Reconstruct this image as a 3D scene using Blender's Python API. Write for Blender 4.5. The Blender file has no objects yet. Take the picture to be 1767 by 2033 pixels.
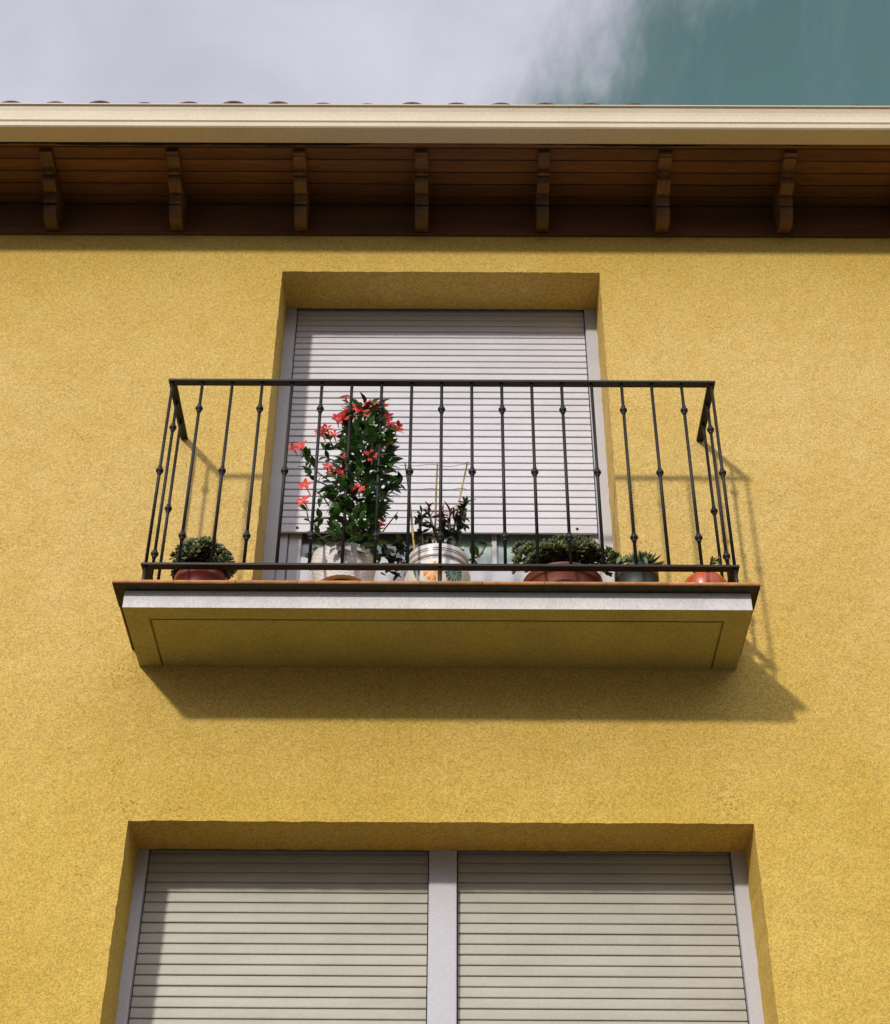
import bpy, math, random
from mathutils import Vector, Matrix
random.seed(7)
PI = math.pi
S = bpy.context.scene
COL = S.collection

# ------------------------------------------------------------------ camera
CAM = Vector((0.0399, -5.0715, -3.218)); PITCH, YAW, ROLL = 0.6536, -0.0049, 0.0074
fw = Vector((math.sin(YAW)*math.cos(PITCH), math.cos(YAW)*math.cos(PITCH), math.sin(PITCH)))
rt = Vector((math.cos(YAW), -math.sin(YAW), 0)); up = rt.cross(fw)
r2 = rt*math.cos(ROLL)+up*math.sin(ROLL); u2 = -rt*math.sin(ROLL)+up*math.cos(ROLL)
cd = bpy.data.cameras.new('camera'); cam = bpy.data.objects.new('camera', cd); COL.objects.link(cam)
m = Matrix((r2, u2, -fw)).transposed().to_4x4(); m.translation = CAM
cam.matrix_world = m
cd.sensor_fit = 'VERTICAL'; cd.sensor_height = 24; cd.lens = 24*3137.1/2033
cd.clip_start = 0.05; cd.clip_end = 2000
S.camera = cam

# ------------------------------------------------------------------ sky and sun
SUN_DIR = Vector((-0.4904, -1.0, 0.5748)).normalized()      # towards the sun
EL = math.asin(SUN_DIR.z); AZ = math.atan2(SUN_DIR.x, SUN_DIR.y) % (2*PI)
W = bpy.data.worlds.new('World'); S.world = W; W.use_nodes = True
nt = W.node_tree; nt.nodes.clear(); N = nt.nodes.new; K = nt.links.new
out = N('ShaderNodeOutputWorld'); bg = N('ShaderNodeBackground'); K(bg.outputs[0], out.inputs[0])
sky = N('ShaderNodeTexSky'); sky.sky_type = 'NISHITA'; sky.sun_disc = False
sky.sun_elevation = EL; sky.sun_rotation = AZ; sky.dust_density = 1.5; sky.ozone_density = 1.0
tint = N('ShaderNodeMixRGB'); tint.blend_type = 'MULTIPLY'; tint.inputs[0].default_value = 1
K(sky.outputs[0], tint.inputs[1]); tint.inputs[2].default_value = (1.45, 1.62, 0.98, 1)
tc = N('ShaderNodeTexCoord'); sp = N('ShaderNodeSeparateXYZ'); K(tc.outputs['Generated'], sp.inputs[0])
def M(op, a, b=None, c=None, clamp=False):
    n = N('ShaderNodeMath'); n.operation = op; n.use_clamp = clamp
    for i, v in enumerate((a, b, c)):
        if v is None: continue
        if isinstance(v, (int, float)): n.inputs[i].default_value = v
        else: K(v, n.inputs[i])
    return n.outputs[0]
zz = M('MAXIMUM', sp.outputs[2], 0.15)
px = M('DIVIDE', sp.outputs[0], zz); py = M('DIVIDE', sp.outputs[1], zz)
cv = N('ShaderNodeCombineXYZ'); K(px, cv.inputs[0]); K(py, cv.inputs[1])
def wnoise(scale, detail, rough, dist=0.0, stretch=(1, 1, 1), rot=0.0, loc=(0, 0, 0)):
    mp = N('ShaderNodeMapping'); mp.inputs['Scale'].default_value = stretch; mp.inputs['Rotation'].default_value = (0, 0, rot)
    mp.inputs['Location'].default_value = loc
    K(cv.outputs[0], mp.inputs[0]); n = N('ShaderNodeTexNoise'); K(mp.outputs[0], n.inputs[0])
    n.inputs['Scale'].default_value = scale; n.inputs['Detail'].default_value = detail
    n.inputs['Roughness'].default_value = rough; n.inputs['Distortion'].default_value = dist
    return n.outputs[0]
n1 = wnoise(7.0, 6, 0.6, 0.4, (1, 0.55, 1), 0.5)
n2 = wnoise(26.0, 5, 0.65, 0.3, (1, 0.4, 1), 0.55)
# the cloud sheet lies over the left half of the sky; its ragged edge runs up and to the right
edge = M('SUBTRACT', M('ADD', 0.205, M('MULTIPLY', M('SUBTRACT', 0.64, py), 0.80)), px)
edge = M('ADD', M('MULTIPLY', edge, 6.5), M('MULTIPLY', M('SUBTRACT', n1, 0.5), 1.5))
edge = M('ADD', edge, M('MULTIPLY', M('SUBTRACT', n2, 0.5), 0.8))
mr = N('ShaderNodeMapRange'); mr.interpolation_type = 'SMOOTHSTEP'
mr.inputs['From Min'].default_value = -0.35; mr.inputs['From Max'].default_value = 0.75
K(edge, mr.inputs['Value'])
# thin cirrus over the clear part
mc = N('ShaderNodeMapRange'); mc.inputs['From Min'].default_value = 0.44; mc.inputs['From Max'].default_value = 0.9
mc.inputs['To Max'].default_value = 0.22
K(wnoise(5.0, 6, 0.7, 0.5, (1, 0.35, 1), 0.6, (3.1, 0, 0)), mc.inputs['Value'])
mask = M('MAXIMUM', mr.outputs[0], mc.outputs[0])
def mrng(v, a, b, c, d):
    r = N('ShaderNodeMapRange'); r.interpolation_type = 'SMOOTHSTEP'; K(v, r.inputs['Value'])
    for k_, q in zip(('From Min', 'From Max', 'To Min', 'To Max'), (a, b, c, d)): r.inputs[k_].default_value = q
    return r.outputs[0]
cc = N('ShaderNodeMixRGB'); cc.inputs[1].default_value = (5.3, 5.3, 6.2, 1); cc.inputs[2].default_value = (6.5, 6.5, 7.5, 1)
K(mrng(wnoise(5.0, 6, 0.55, 0.5, (1, 1.0, 1), .4), .3, .72, 0, 1), cc.inputs[0])
mx = N('ShaderNodeMixRGB'); K(mask, mx.inputs[0]); K(tint.outputs[0], mx.inputs[1]); K(cc.outputs[0], mx.inputs[2])
# added gain: brightens the sun's half, dims the horizon, to shape the fill light
gain = M('MULTIPLY', mrng(sp.outputs[1], -0.55, 0.1, 2.7, 1.0), mrng(sp.outputs[2], 0.05, 0.6, 0.13, 1.0))
mg = N('ShaderNodeMixRGB'); mg.blend_type = 'MULTIPLY'; mg.inputs[0].default_value = 1; K(mx.outputs[0], mg.inputs[1]); K(gain, mg.inputs[2])
K(mg.outputs[0], bg.inputs[0]); bg.inputs[1].default_value = 0.10

sl = bpy.data.lights.new('sun', 'SUN'); sun = bpy.data.objects.new('sun', sl); COL.objects.link(sun)
sl.energy = 2.7; sl.angle = math.radians(3.0); sl.color = (1.0, 0.94, 0.86)
sun.rotation_euler = (-SUN_DIR).to_track_quat('-Z', 'Y').to_euler(); sun.location = SUN_DIR*20
S.view_settings.view_transform = 'Standard'; S.view_settings.look = 'None'
S.view_settings.exposure = 0.0; S.view_settings.gamma = 1.0; S.view_settings.use_curve_mapping = False

# ------------------------------------------------------------------ helpers
class MB:
    def __init__(s): s.v = []; s.f = []; s.mi = []; s.sm = []
    def add(s, vs, fs, mi=0, smooth=False):
        o = len(s.v); s.v += [tuple(v) for v in vs]
        for f in fs: s.f.append(tuple(i+o for i in f)); s.mi.append(mi); s.sm.append(smooth)
    def box(s, x0, x1, y0, y1, z0, z1, mi=0):
        vs = [(x, y, z) for x in (x0, x1) for y in (y0, y1) for z in (z0, z1)]
        s.add(vs, [(0, 1, 3, 2), (4, 6, 7, 5), (0, 4, 5, 1), (2, 3, 7, 6), (0, 2, 6, 4), (1, 5, 7, 3)], mi)
    def bbox(s, x0, x1, y0, y1, z0, z1, b=0.002, mi=0):
        """box with chamfered edges"""
        X, Y, Z = (x0, x1), (y0, y1), (z0, z1); vs = []; idx = {}
        for i in (0, 1):
            for j in (0, 1):
                for k in (0, 1):
                    sx, sy, sz = (1-2*i)*b, (1-2*j)*b, (1-2*k)*b
                    for a in range(3):
                        p = [X[i]+sx, Y[j]+sy, Z[k]+sz]; p[a] = (X[i], Y[j], Z[k])[a]
                        idx[(i, j, k, a)] = len(vs); vs.append(p)
        fs = []
        for a in range(3):
            o = [q for q in range(3) if q != a]
            for s0 in (0, 1):
                q = []
                for (u, v) in ((0, 0), (1, 0), (1, 1), (0, 1)):
                    c = [0, 0, 0]; c[a] = s0; c[o[0]] = u; c[o[1]] = v; q.append(idx[(c[0], c[1], c[2], a)])
                fs.append(q)
            for u in (0, 1):
                for v in (0, 1):
                    c0 = [0, 0, 0]; c1 = [0, 0, 0]; c1[a] = 1
                    for c in (c0, c1): c[o[0]] = u; c[o[1]] = v
                    fs.append([idx[(*c0, o[0])], idx[(*c1, o[0])], idx[(*c1, o[1])], idx[(*c0, o[1])]])
        for i in (0, 1):
            for j in (0, 1):
                for k in (0, 1): fs.append([idx[(i, j, k, 0)], idx[(i, j, k, 1)], idx[(i, j, k, 2)]])
        s.add(vs, fs, mi)
    def extrude_x(s, prof, x0, x1, closed=True, caps=True, mi=0, smooth=False, nseg=1):
        n = len(prof); xs = [x0+(x1-x0)*i/nseg for i in range(nseg+1)]
        vs = [(x, y, z) for x in xs for (y, z) in prof]; fs = []
        for q in range(nseg):
            for i in range(n if closed else n-1):
                j = (i+1) % n; fs.append((q*n+i, q*n+j, (q+1)*n+j, (q+1)*n+i))
        if closed and caps: fs.append(tuple(range(n))); fs.append(tuple(range(nseg*n, nseg*n+n))[::-1])
        s.add(vs, fs, mi, smooth)
    def tube(s, pts, rad, n=8, mi=0, smooth=True, caps=True):
        pts = [Vector(p) for p in pts]; L = len(pts)
        if isinstance(rad, (int, float)): rad = [rad]*L
        vs = []; ref = None
        for i, p in enumerate(pts):
            d = (pts[min(i+1, L-1)]-pts[max(i-1, 0)]).normalized()
            if ref is None:
                ref = Vector((0, 0, 1)) if abs(d.z) < .9 else Vector((1, 0, 0))
            a = (ref-d*ref.dot(d)).normalized(); ref = a; b = d.cross(a)
            for k in range(n):
                t = 2*PI*k/n; vs.append(p+(a*math.cos(t)+b*math.sin(t))*rad[i])
        fs = [(i*n+k, i*n+(k+1) % n, (i+1)*n+(k+1) % n, (i+1)*n+k) for i in range(L-1) for k in range(n)]
        if caps: fs += [tuple(range(n))[::-1], tuple(range((L-1)*n, L*n))]
        s.add(vs, fs, mi, smooth)
    def lathe(s, prof, c, n=48, mi=0, fr=None, smooth=True):
        vs = []
        for q, (r, z) in enumerate(prof):
            for k in range(n):
                t = 2*PI*k/n; rr = r if fr is None else fr(r, z, t, q)
                vs.append((c[0]+rr*math.cos(t), c[1]+rr*math.sin(t), c[2]+z))
        fs = [(i*n+k, i*n+(k+1) % n, (i+1)*n+(k+1) % n, (i+1)*n+k) for i in range(len(prof)-1) for k in range(n)]
        s.add(vs, fs, mi, smooth)
    def leaf(s, p, d, nrm, L, Wd, curl=0.25, fold=0.18, mi=0, shape=(0.0, .62, 1.0, .78, 0.0), n=None):
        d = Vector(d).normalized(); nrm = Vector(nrm); nrm = (nrm-d*nrm.dot(d))
        if nrm.length < 1e-4: nrm = d.orthogonal()
        nrm.normalize(); sd = d.cross(nrm); p = Vector(p); K_ = len(shape)-1
        vs = []
        for i, w in enumerate(shape):
            t = i/K_; q = p+d*(L*t)-nrm*(curl*L*t*t)
            w = w*Wd/2
            vs += [q-sd*w+nrm*(fold*w), q, q+sd*w+nrm*(fold*w)]
        fs = []
        for i in range(K_):
            a = i*3; fs += [(a, a+1, a+4, a+3), (a+1, a+2, a+5, a+4)]
        s.add(vs, fs, mi, True)
    def build(s, name, mats, parent=None):
        me = bpy.data.meshes.new(name); xs = list(zip(*s.v))
        c = Vector([(min(a)+max(a))/2 for a in xs])
        me.from_pydata([tuple(Vector(v)-c) for v in s.v], [], s.f)
        if not isinstance(mats, (list, tuple)): mats = [mats]
        for q in mats: me.materials.append(q)
        me.polygons.foreach_set('material_index', s.mi); me.polygons.foreach_set('use_smooth', s.sm)
        me.update()
        o = bpy.data.objects.new(name, me); COL.objects.link(o); setloc(o, c, parent)
        return o
WL = {}
def setloc(o, c, parent=None):
    WL[o.name] = Vector(c)
    if parent is not None: o.parent = parent; o.location = Vector(c)-WL[parent.name]
    else: o.location = c
def empty(name, loc):
    o = bpy.data.objects.new(name, None); COL.objects.link(o); setloc(o, Vector(loc)); o.empty_display_size = .1
    return o
def tag(o, label=None, cat=None, group=None, kind=None):
    for k, v in (('label', label), ('category', cat), ('group', group), ('kind', kind)):
        if v: o[k] = v
    return o
def dup(o, off, parent):
    c = o.copy(); COL.objects.link(c); setloc(c, WL[o.name]+Vector(off), parent); return c

def mat(name, col, rough=0.6, metal=0.0, var=0.0, vscale=20, bump=0.0, bscale=100, spec=0.5, col2=None, grain=0.0, gscale=300,
        detail=6, stretch=(1, 1, 1), coat=0.0, trans=0.0):
    m = bpy.data.materials.new(name); m.use_nodes = True; t = m.node_tree; n = t.nodes; l = t.links
    b = n['Principled BSDF']; b.inputs['Roughness'].default_value = rough; b.inputs['Metallic'].default_value = metal
    b.inputs['Specular IOR Level'].default_value = spec; b.inputs['Coat Weight'].default_value = coat
    c4 = (*col, 1); b.inputs['Base Color'].default_value = c4
    co = n.new('ShaderNodeTexCoord'); mp = n.new('ShaderNodeMapping'); mp.inputs['Scale'].default_value = stretch
    l.new(co.outputs['Object'], mp.inputs[0]); cur = None
    def noise(sc, det):
        q = n.new('ShaderNodeTexNoise'); q.inputs['Scale'].default_value = sc; q.inputs['Detail'].default_value = det
        q.inputs['Roughness'].default_value = .6; l.new(mp.outputs[0], q.inputs[0]); return q.outputs[0]
    if var > 0:
        r = n.new('ShaderNodeMapRange'); r.inputs['From Min'].default_value = .3; r.inputs['From Max'].default_value = .7
        l.new(noise(vscale, detail), r.inputs['Value'])
        x = n.new('ShaderNodeMixRGB'); l.new(r.outputs[0], x.inputs[0])
        k = col2 if col2 else tuple(v*(1-var) for v in col)
        x.inputs[1].default_value = (*[min(1, v*(1+var*.4)) for v in col], 1); x.inputs[2].default_value = (*k, 1)
        cur = x.outputs[0]
    if grain > 0:
        r = n.new('ShaderNodeMapRange'); r.inputs['To Min'].default_value = 1-grain; r.inputs['To Max'].default_value = 1+grain
        q = n.new('ShaderNodeTexVoronoi'); q.inputs['Scale'].default_value = gscale*.8; l.new(mp.outputs[0], q.inputs['Vector'])
        sv = n.new('ShaderNodeSeparateXYZ'); l.new(q.outputs['Color'], sv.inputs[0]); l.new(sv.outputs[0], r.inputs['Value'])
        x = n.new('ShaderNodeMixRGB'); x.blend_type = 'MULTIPLY'; x.inputs[0].default_value = 1
        if cur: l.new(cur, x.inputs[1])
        else: x.inputs[1].default_value = c4
        l.new(r.outputs[0], x.inputs[2]); cur = x.outputs[0]
    if cur: l.new(cur, b.inputs['Base Color'])
    if bump > 0:
        q = n.new('ShaderNodeBump'); q.inputs['Strength'].default_value = 1; q.inputs['Distance'].default_value = bump
        l.new(noise(bscale, 5), q.inputs['Height']); l.new(q.outputs[0], b.inputs['Normal'])
    if trans > 0:
        tb = n.new('ShaderNodeBsdfTranslucent'); ms = n.new('ShaderNodeMixShader'); ms.inputs[0].default_value = trans
        if cur: l.new(cur, tb.inputs[0])
        else: tb.inputs[0].default_value = c4
        l.new(b.outputs[0], ms.inputs[1]); l.new(tb.outputs[0], ms.inputs[2]); l.new(ms.outputs[0], n['Material Output'].inputs[0])
    return m

def wall_material():
    m = mat('ochre_stucco', (.74, .50, .165), rough=.92, spec=.15); t = m.node_tree; n = t.nodes; l = t.links
    b = n['Principled BSDF']; g = n.new('ShaderNodeNewGeometry')
    def noise(sc, det=5, ro=.6, di=0):
        q = n.new('ShaderNodeTexNoise'); q.inputs['Scale'].default_value = sc; q.inputs['Detail'].default_value = det
        q.inputs['Roughness'].default_value = ro; q.inputs['Distortion'].default_value = di
        l.new(g.outputs['Position'], q.inputs[0]); return q.outputs[0]
    def mr_(v, a, b_, c=0., d=1.):
        r = n.new('ShaderNodeMapRange'); l.new(v, r.inputs['Value'])
        for k_, x in zip(('From Min', 'From Max', 'To Min', 'To Max'), (a, b_, c, d)): r.inputs[k_].default_value = x
        return r.outputs[0]
    def mix(f, a, c, mode='MIX'):
        x = n.new('ShaderNodeMixRGB'); x.blend_type = mode
        for i, v in enumerate((f, a, c)):
            if isinstance(v, tuple): x.inputs[i].default_value = v
            elif isinstance(v, (int, float)): x.inputs[i].default_value = v
            else: l.new(v, x.inputs[i])
        return x.outputs[0]
    def math_(op, a, b_):
        q = n.new('ShaderNodeMath'); q.operation = op
        for i, v in enumerate((a, b_)):
            if isinstance(v, (int, float)): q.inputs[i].default_value = v
            else: l.new(v, q.inputs[i])
        return q.outputs[0]
    c = mix(mr_(noise(1.1, 4), .35, .65), (.64, .455, .165, 1), (.57, .39, .110, 1))
    c = mix(mr_(noise(9, 6, .7), .35, .75, 0, .5), c, (.54, .35, .08, 1))
    sx = n.new('ShaderNodeSeparateXYZ'); l.new(g.outputs['Position'], sx.inputs[0])
    zz_ = math_('ADD', sx.outputs[2], math_('MULTIPLY', noise(.9, 4), .9))
    f_ = math_('ABSOLUTE', math_('SUBTRACT', zz_, 1.35), 0)
    f_ = mr_(f_, .45, 1.55)          # the middle of the wall is paler, deeper yellow above and below
    c = mix(f_, c, (.93, .91, .50, 1), 'MULTIPLY') if False else mix(math_('MULTIPLY', f_, .7), c, mix(1.0, c, (.93, .90, .48, 1), 'MULTIPLY'))
    fl2 = n.new('ShaderNodeCombineXYZ'); l.new(math_('ADD', sx.outputs[0], sx.outputs[1]), fl2.inputs[0]); l.new(math_('ADD', sx.outputs[2], math_('MULTIPLY', sx.outputs[1], .7)), fl2.inputs[1])
    vg = n.new('ShaderNodeTexVoronoi'); vg.voronoi_dimensions = '2D'; vg.inputs['Scale'].default_value = 250; l.new(fl2.outputs[0], vg.inputs['Vector'])
    sv = n.new('ShaderNodeSeparateXYZ'); l.new(vg.outputs['Color'], sv.inputs[0])
    gr = math_('MULTIPLY', mr_(noise(70, 3, .8), .35, .65, .95, 1.05), mr_(sv.outputs[0], 0, 1, .74, 1.26))
    c = mix(1.0, c, gr, 'MULTIPLY')
    # pinholes and specks in the render coat
    v = n.new('ShaderNodeTexVoronoi'); v.voronoi_dimensions = '2D'; v.inputs['Scale'].default_value = 44; l.new(fl2.outputs[0], v.inputs['Vector'])
    hole = mr_(v.outputs['Distance'], .12, .24, 1, 0)
    sel = mr_(noise(7, 3), .60, .66, 0, .6)
    # chipped, scuffed places
    for (cx_, cz_, rr_) in ((-1.19, -.12, .09), (-1.14, .02, .05), (-1.10, -.655, .08), (-1.22, -.93, .05), (-.80, -.45, .03), (1.02, -.62, .10), (1.30, .94, .03), (1.20, .45, .05), (-.93, -.67, .06)):
        dv = n.new('ShaderNodeVectorMath'); dv.operation = 'DISTANCE'; l.new(g.outputs['Position'], dv.inputs[0]); dv.inputs[1].default_value = (cx_, 0, cz_)
        sel = math_('MAXIMUM', sel, mr_(dv.outputs['Value'], rr_*.3, rr_, .8, 0))
    mm = n.new('ShaderNodeMath'); mm.operation = 'MULTIPLY'; l.new(hole, mm.inputs[0]); l.new(sel, mm.inputs[1])
    c = mix(mm.outputs[0], c, (.30, .16, .03, 1))
    # faint hairline marks
    v2 = n.new('ShaderNodeTexVoronoi'); v2.feature = 'DISTANCE_TO_EDGE'; v2.inputs['Scale'].default_value = 1.7
    wv = n.new('ShaderNodeVectorMath'); wv.operation = 'ADD'; l.new(g.outputs['Position'], wv.inputs[0])
    wn = n.new('ShaderNodeTexNoise'); wn.inputs['Scale'].default_value = 5; wn.inputs['Detail'].default_value = 6
    l.new(g.outputs['Position'], wn.inputs[0]); l.new(wn.outputs['Color'], wv.inputs[1]); l.new(wv.outputs[0], v2.inputs['Vector'])
    cr = mr_(v2.outputs['Distance'], .0, .006, 1, 0); s2 = mr_(noise(2.3, 3), .54, .62, 0, .5)
    m2 = n.new('ShaderNodeMath'); m2.operation = 'MULTIPLY'; l.new(cr, m2.inputs[0]); l.new(s2, m2.inputs[1])
    c = mix(m2.outputs[0], c, (.38, .20, .04, 1))
    l.new(c, b.inputs['Base Color'])
    bp = n.new('ShaderNodeBump'); bp.inputs['Strength'].default_value = 1; bp.inputs['Distance'].default_value = .0013
    l.new(noise(230, 4, .65), bp.inputs['Height'])
    bp2 = n.new('ShaderNodeBump'); bp2.inputs['Strength'].default_value = 1; bp2.inputs['Distance'].default_value = .006
    l.new(noise(14, 3), bp2.inputs['Height']); l.new(bp.outputs[0], bp2.inputs['Normal'])
    l.new(bp2.outputs[0], b.inputs['Normal'])
    return m
M_WALL = wall_material()
M_CREAM = mat('cream_render', (.68, .645, .615), .8, var=.13, vscale=6, stretch=(1, 1, .5), bump=.0010, bscale=160, grain=.10, gscale=260, spec=.2)
M_PVC = mat('white_pvc', (.51, .50, .515), .38, var=.05, vscale=4, grain=.05, gscale=240)
M_SLAT = mat('shutter_pvc', (.645, .63, .65), .45, var=.10, vscale=3, grain=.07, gscale=240, stretch=(1, 1, 3))
M_SLATL = mat('shutter_pvc_weathered', (.43, .405, .33), .5, var=.14, vscale=3, grain=.08, gscale=240, stretch=(1, 1, 3))
M_GUT = mat('painted_gutter', (.63, .53, .37), .5, var=.08, vscale=2.5, grain=.07, gscale=220)
M_WOOD = mat('stained_wood', (.165, .060, .012), .7, var=.5, vscale=9, bump=.0012, bscale=60, stretch=(.12, 1, 1), detail=8, grain=.15, gscale=160)
M_WOODR = mat('stained_rafter', (.19, .085, .020), .65, var=.5, vscale=25, bump=.0015, bscale=60, stretch=(1, .2, 1), grain=.15, gscale=160)
M_FELT = mat('roofing_felt', (.04, .035, .025), .9, var=.4, vscale=30)
M_TILE = mat('roof_clay', (.13, .055, .035), .9, var=.5, vscale=14, bump=.001, bscale=150)
M_TERR = mat('terracotta_edge', (.52, .22, .055), .45, var=.45, vscale=11, bump=.0008, bscale=150, grain=.12, gscale=200, spec=.5)
M_IRON = mat('wrought_iron', (.008, .006, .003), .55, metal=.0, var=.5, vscale=30, bump=.0004, bscale=120, spec=.4)
M_GLASS = mat('window_glass', (.10, .12, .12), .06, spec=.8)
M_DARK = mat('dark_interior', (.02, .02, .018), .9)
M_CURT = mat('net_curtain', (.90, .88, .84), .9, var=.12, vscale=20)
M_GROUND = mat('street_paving', (.055, .05, .04), .9, var=.25, vscale=1.2, bump=.003, bscale=30)
M_SOIL = mat('soil', (.05, .035, .022), .95, var=.4, vscale=60, bump=.004, bscale=70)
M_LEAF = mat('glossy_leaf', (.055, .165, .025), .36, var=.55, vscale=16, spec=.5, trans=.22)
M_LEAF2 = mat('young_leaf', (.13, .27, .05), .4, var=.4, vscale=16, spec=.5, trans=.35)
M_LEAFD = mat('dark_leaf', (.028, .055, .014), .42, var=.45, vscale=20, spec=.4)
M_SUCC = mat('succulent_leaf', (.125, .150, .045), .42, var=.5, vscale=22, spec=.45)
M_SUCC2 = mat('pale_succulent_leaf', (.26, .29, .11), .42, var=.4, vscale=22, spec=.45)
M_STEM = mat('woody_stem', (.12, .085, .04), .8, var=.4, vscale=50)
M_PETAL = mat('coral_petal', (.80, .035, .055), .55, var=.35, vscale=60, col2=(.92, .13, .12), trans=.45)
M_PETALR = mat('red_petal', (.80, .025, .03), .55, var=.35, vscale=60, col2=(.90, .10, .07), trans=.4)
M_PETALD = mat('deep_red_petal', (.66, .025, .03), .55, var=.4, vscale=40, trans=.35)
M_TUBE = mat('flower_tube', (.75, .32, .08), .55, var=.3, vscale=60)
M_REDL = mat('bronze_red_leaf', (.30, .030, .012), .5, var=.5, vscale=40)
M_CANE = mat('bamboo', (.52, .38, .11), .55, var=.35, vscale=40, stretch=(1, 1, .25))
M_WIRE = mat('thin_wire', (.12, .10, .07), .5, metal=.5)
M_WICK = mat('white_wicker', (.76, .73, .68), .6, var=.15, vscale=30)
M_CER = mat('glazed_ceramic', (.70, .66, .60), .22, var=.08, vscale=12, coat=.4)
M_LINE = mat('brown_glaze', (.09, .04, .025), .3)
M_ORG = mat('orange_glaze', (.75, .18, .02), .3)
M_YEL = mat('yellow_glaze', (.80, .45, .06), .3)
M_GRNG = mat('green_glaze', (.05, .15, .10), .3)
M_REDPOT = mat('red_glazed_pot', (.14, .010, .007), .45, var=.4, vscale=14, coat=.5)
M_CLAY = mat('clay_pot', (.17, .032, .010), .6, var=.4, vscale=12, bump=.0006, bscale=90, coat=.2)
M_ORPOT = mat('orange_glazed_pot', (.50, .075, .010), .35, var=.3, vscale=14, coat=.2)
M_GREY = mat('dark_grey_pot', (.05, .06, .045), .55, var=.4, vscale=20)

def vary(m, lo, hi):
    t = m.node_tree; n = t.nodes; l = t.links; b = n['Principled BSDF']; src = b.inputs['Base Color'].links[0].from_socket
    oi = n.new('ShaderNodeObjectInfo'); r = n.new('ShaderNodeMapRange'); r.inputs['To Min'].default_value = lo; r.inputs['To Max'].default_value = hi
    l.new(oi.outputs['Random'], r.inputs['Value']); x = n.new('ShaderNodeMixRGB'); x.blend_type = 'MULTIPLY'; x.inputs[0].default_value = 1
    l.new(src, x.inputs[1]); l.new(r.outputs[0], x.inputs[2]); l.new(x.outputs[0], b.inputs['Base Color'])
vary(M_WOOD, .75, 1.25); vary(M_WOODR, .65, 1.3); vary(M_TILE, .7, 1.3); vary(M_TERR, .8, 1.15)
# ------------------------------------------------------------------ ground
GZ = -4.82
g = MB(); g.box(-400, 400, -400, 400, GZ-.3, GZ)
tag(g.build('ground', M_GROUND), kind='structure')
g = MB(); g.bbox(-8.5, 8.5, -1.6, -.004, GZ+.004, GZ+.12, .015)
tag(g.build('pavement', mat('pale_paving', (.11, .095, .07), .9, var=.2, vscale=3, bump=.002, bscale=40)), kind='structure')

# ------------------------------------------------------------------ house
HX = 7.0
house = empty('house', (0, 0, GZ))
tag(house, 'ochre yellow rendered house with iron balcony, roller shutters and wooden eaves', 'house')
UX0, UX1, UZ0, UZ1, UD = -.7377, .7137, .019, 2.0494, .2375
LX0, LX1, LZ0, LZ1, LD = -1.0906, 1.108, -2.02, -.707, .2258
WTOP = 2.284
def wall():
    w = MB()
    def lin(a, b, st):
        n = max(1, round((b-a)/st)); return [a+(b-a)*i/n for i in range(n)]
    def chain(pts, st): 
        r = []
        for a, b, s_ in zip(pts, pts[1:], st): r += lin(a, b, s_)
        return r+[pts[-1]]
    xs = chain([-HX, -2.6, LX0, UX0, UX1, LX1, 2.6, HX], [.9, .06, .03, .03, .03, .06, .9])
    zs = chain([GZ, LZ0, LZ1, UZ0, UZ1, WTOP+.3], [.6, .03, .03, .03, .06])
    rg = random.Random(3)
    ops = [(UX0, UX1, UZ0, UZ1, UD), (LX0, LX1, LZ0, LZ1, LD)]
    idx = {}
    e = 1e-5
    def vert(i, k):
        if (i, k) in idx: return idx[(i, k)]
        x, z = xs[i], zs[k]; jx = jz = 0
        for (a, b, c, d, _) in ops:
            on_x = (abs(x-a) < e or abs(x-b) < e) and c-e <= z <= d+e
            on_z = (abs(z-c) < e or abs(z-d) < e) and a-e <= x <= b+e
            if on_x: jx = rg.gauss(0, .0011)
            if on_z: jz = rg.gauss(0, .0011)
        w.v.append((x+jx, 0, z+jz)); idx[(i, k)] = len(w.v)-1; return idx[(i, k)]
    def inside(x, z):
        for q, (a, b, c, d, _) in enumerate(ops):
            if a < x < b and c < z < d: return q+1
        return 0
    cell = {}
    for i in range(len(xs)-1):
        for k in range(len(zs)-1):
            q = inside((xs[i]+xs[i+1])/2, (zs[k]+zs[k+1])/2); cell[(i, k)] = q
            if not q:
                w.f.append((vert(i, k), vert(i+1, k), vert(i+1, k+1), vert(i, k+1))); w.mi.append(0); w.sm.append(False)
    back = {}
    def bk(j, D, R=.004):
        key = (j, D)
        if key not in back:
            x, y, z = w.v[j]; w.v.append((x, D, z)); back[key] = len(w.v)-1
        return back[key]
    for (i, k), q in cell.items():
        if not q: continue
        D = ops[q-1][4]
        for di, dk, a, b in ((-1, 0, (i, k), (i, k+1)), (1, 0, (i+1, k+1), (i+1, k)), (0, -1, (i+1, k), (i, k)), (0, 1, (i, k+1), (i+1, k+1))):
            if cell.get((i+di, k+dk), 0) == 0:
                p, r = vert(*a), vert(*b)
                w.f.append((p, r, bk(r, D), bk(p, D))); w.mi.append(0); w.sm.append(False)
    # masonry round the openings, side and back walls
    D = .36
    for (a, b, c, d, dd) in ops:
        pass
    w.box(-HX, -HX+.3, .004, 8, GZ, WTOP+.25); w.box(HX-.3, HX, .004, 8, GZ, WTOP+.25); w.box(-HX+.3, HX-.3, 7.7, 8, GZ, WTOP+.25)
    return w.build('wall', M_WALL, house)
wall_o = wall()
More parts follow.
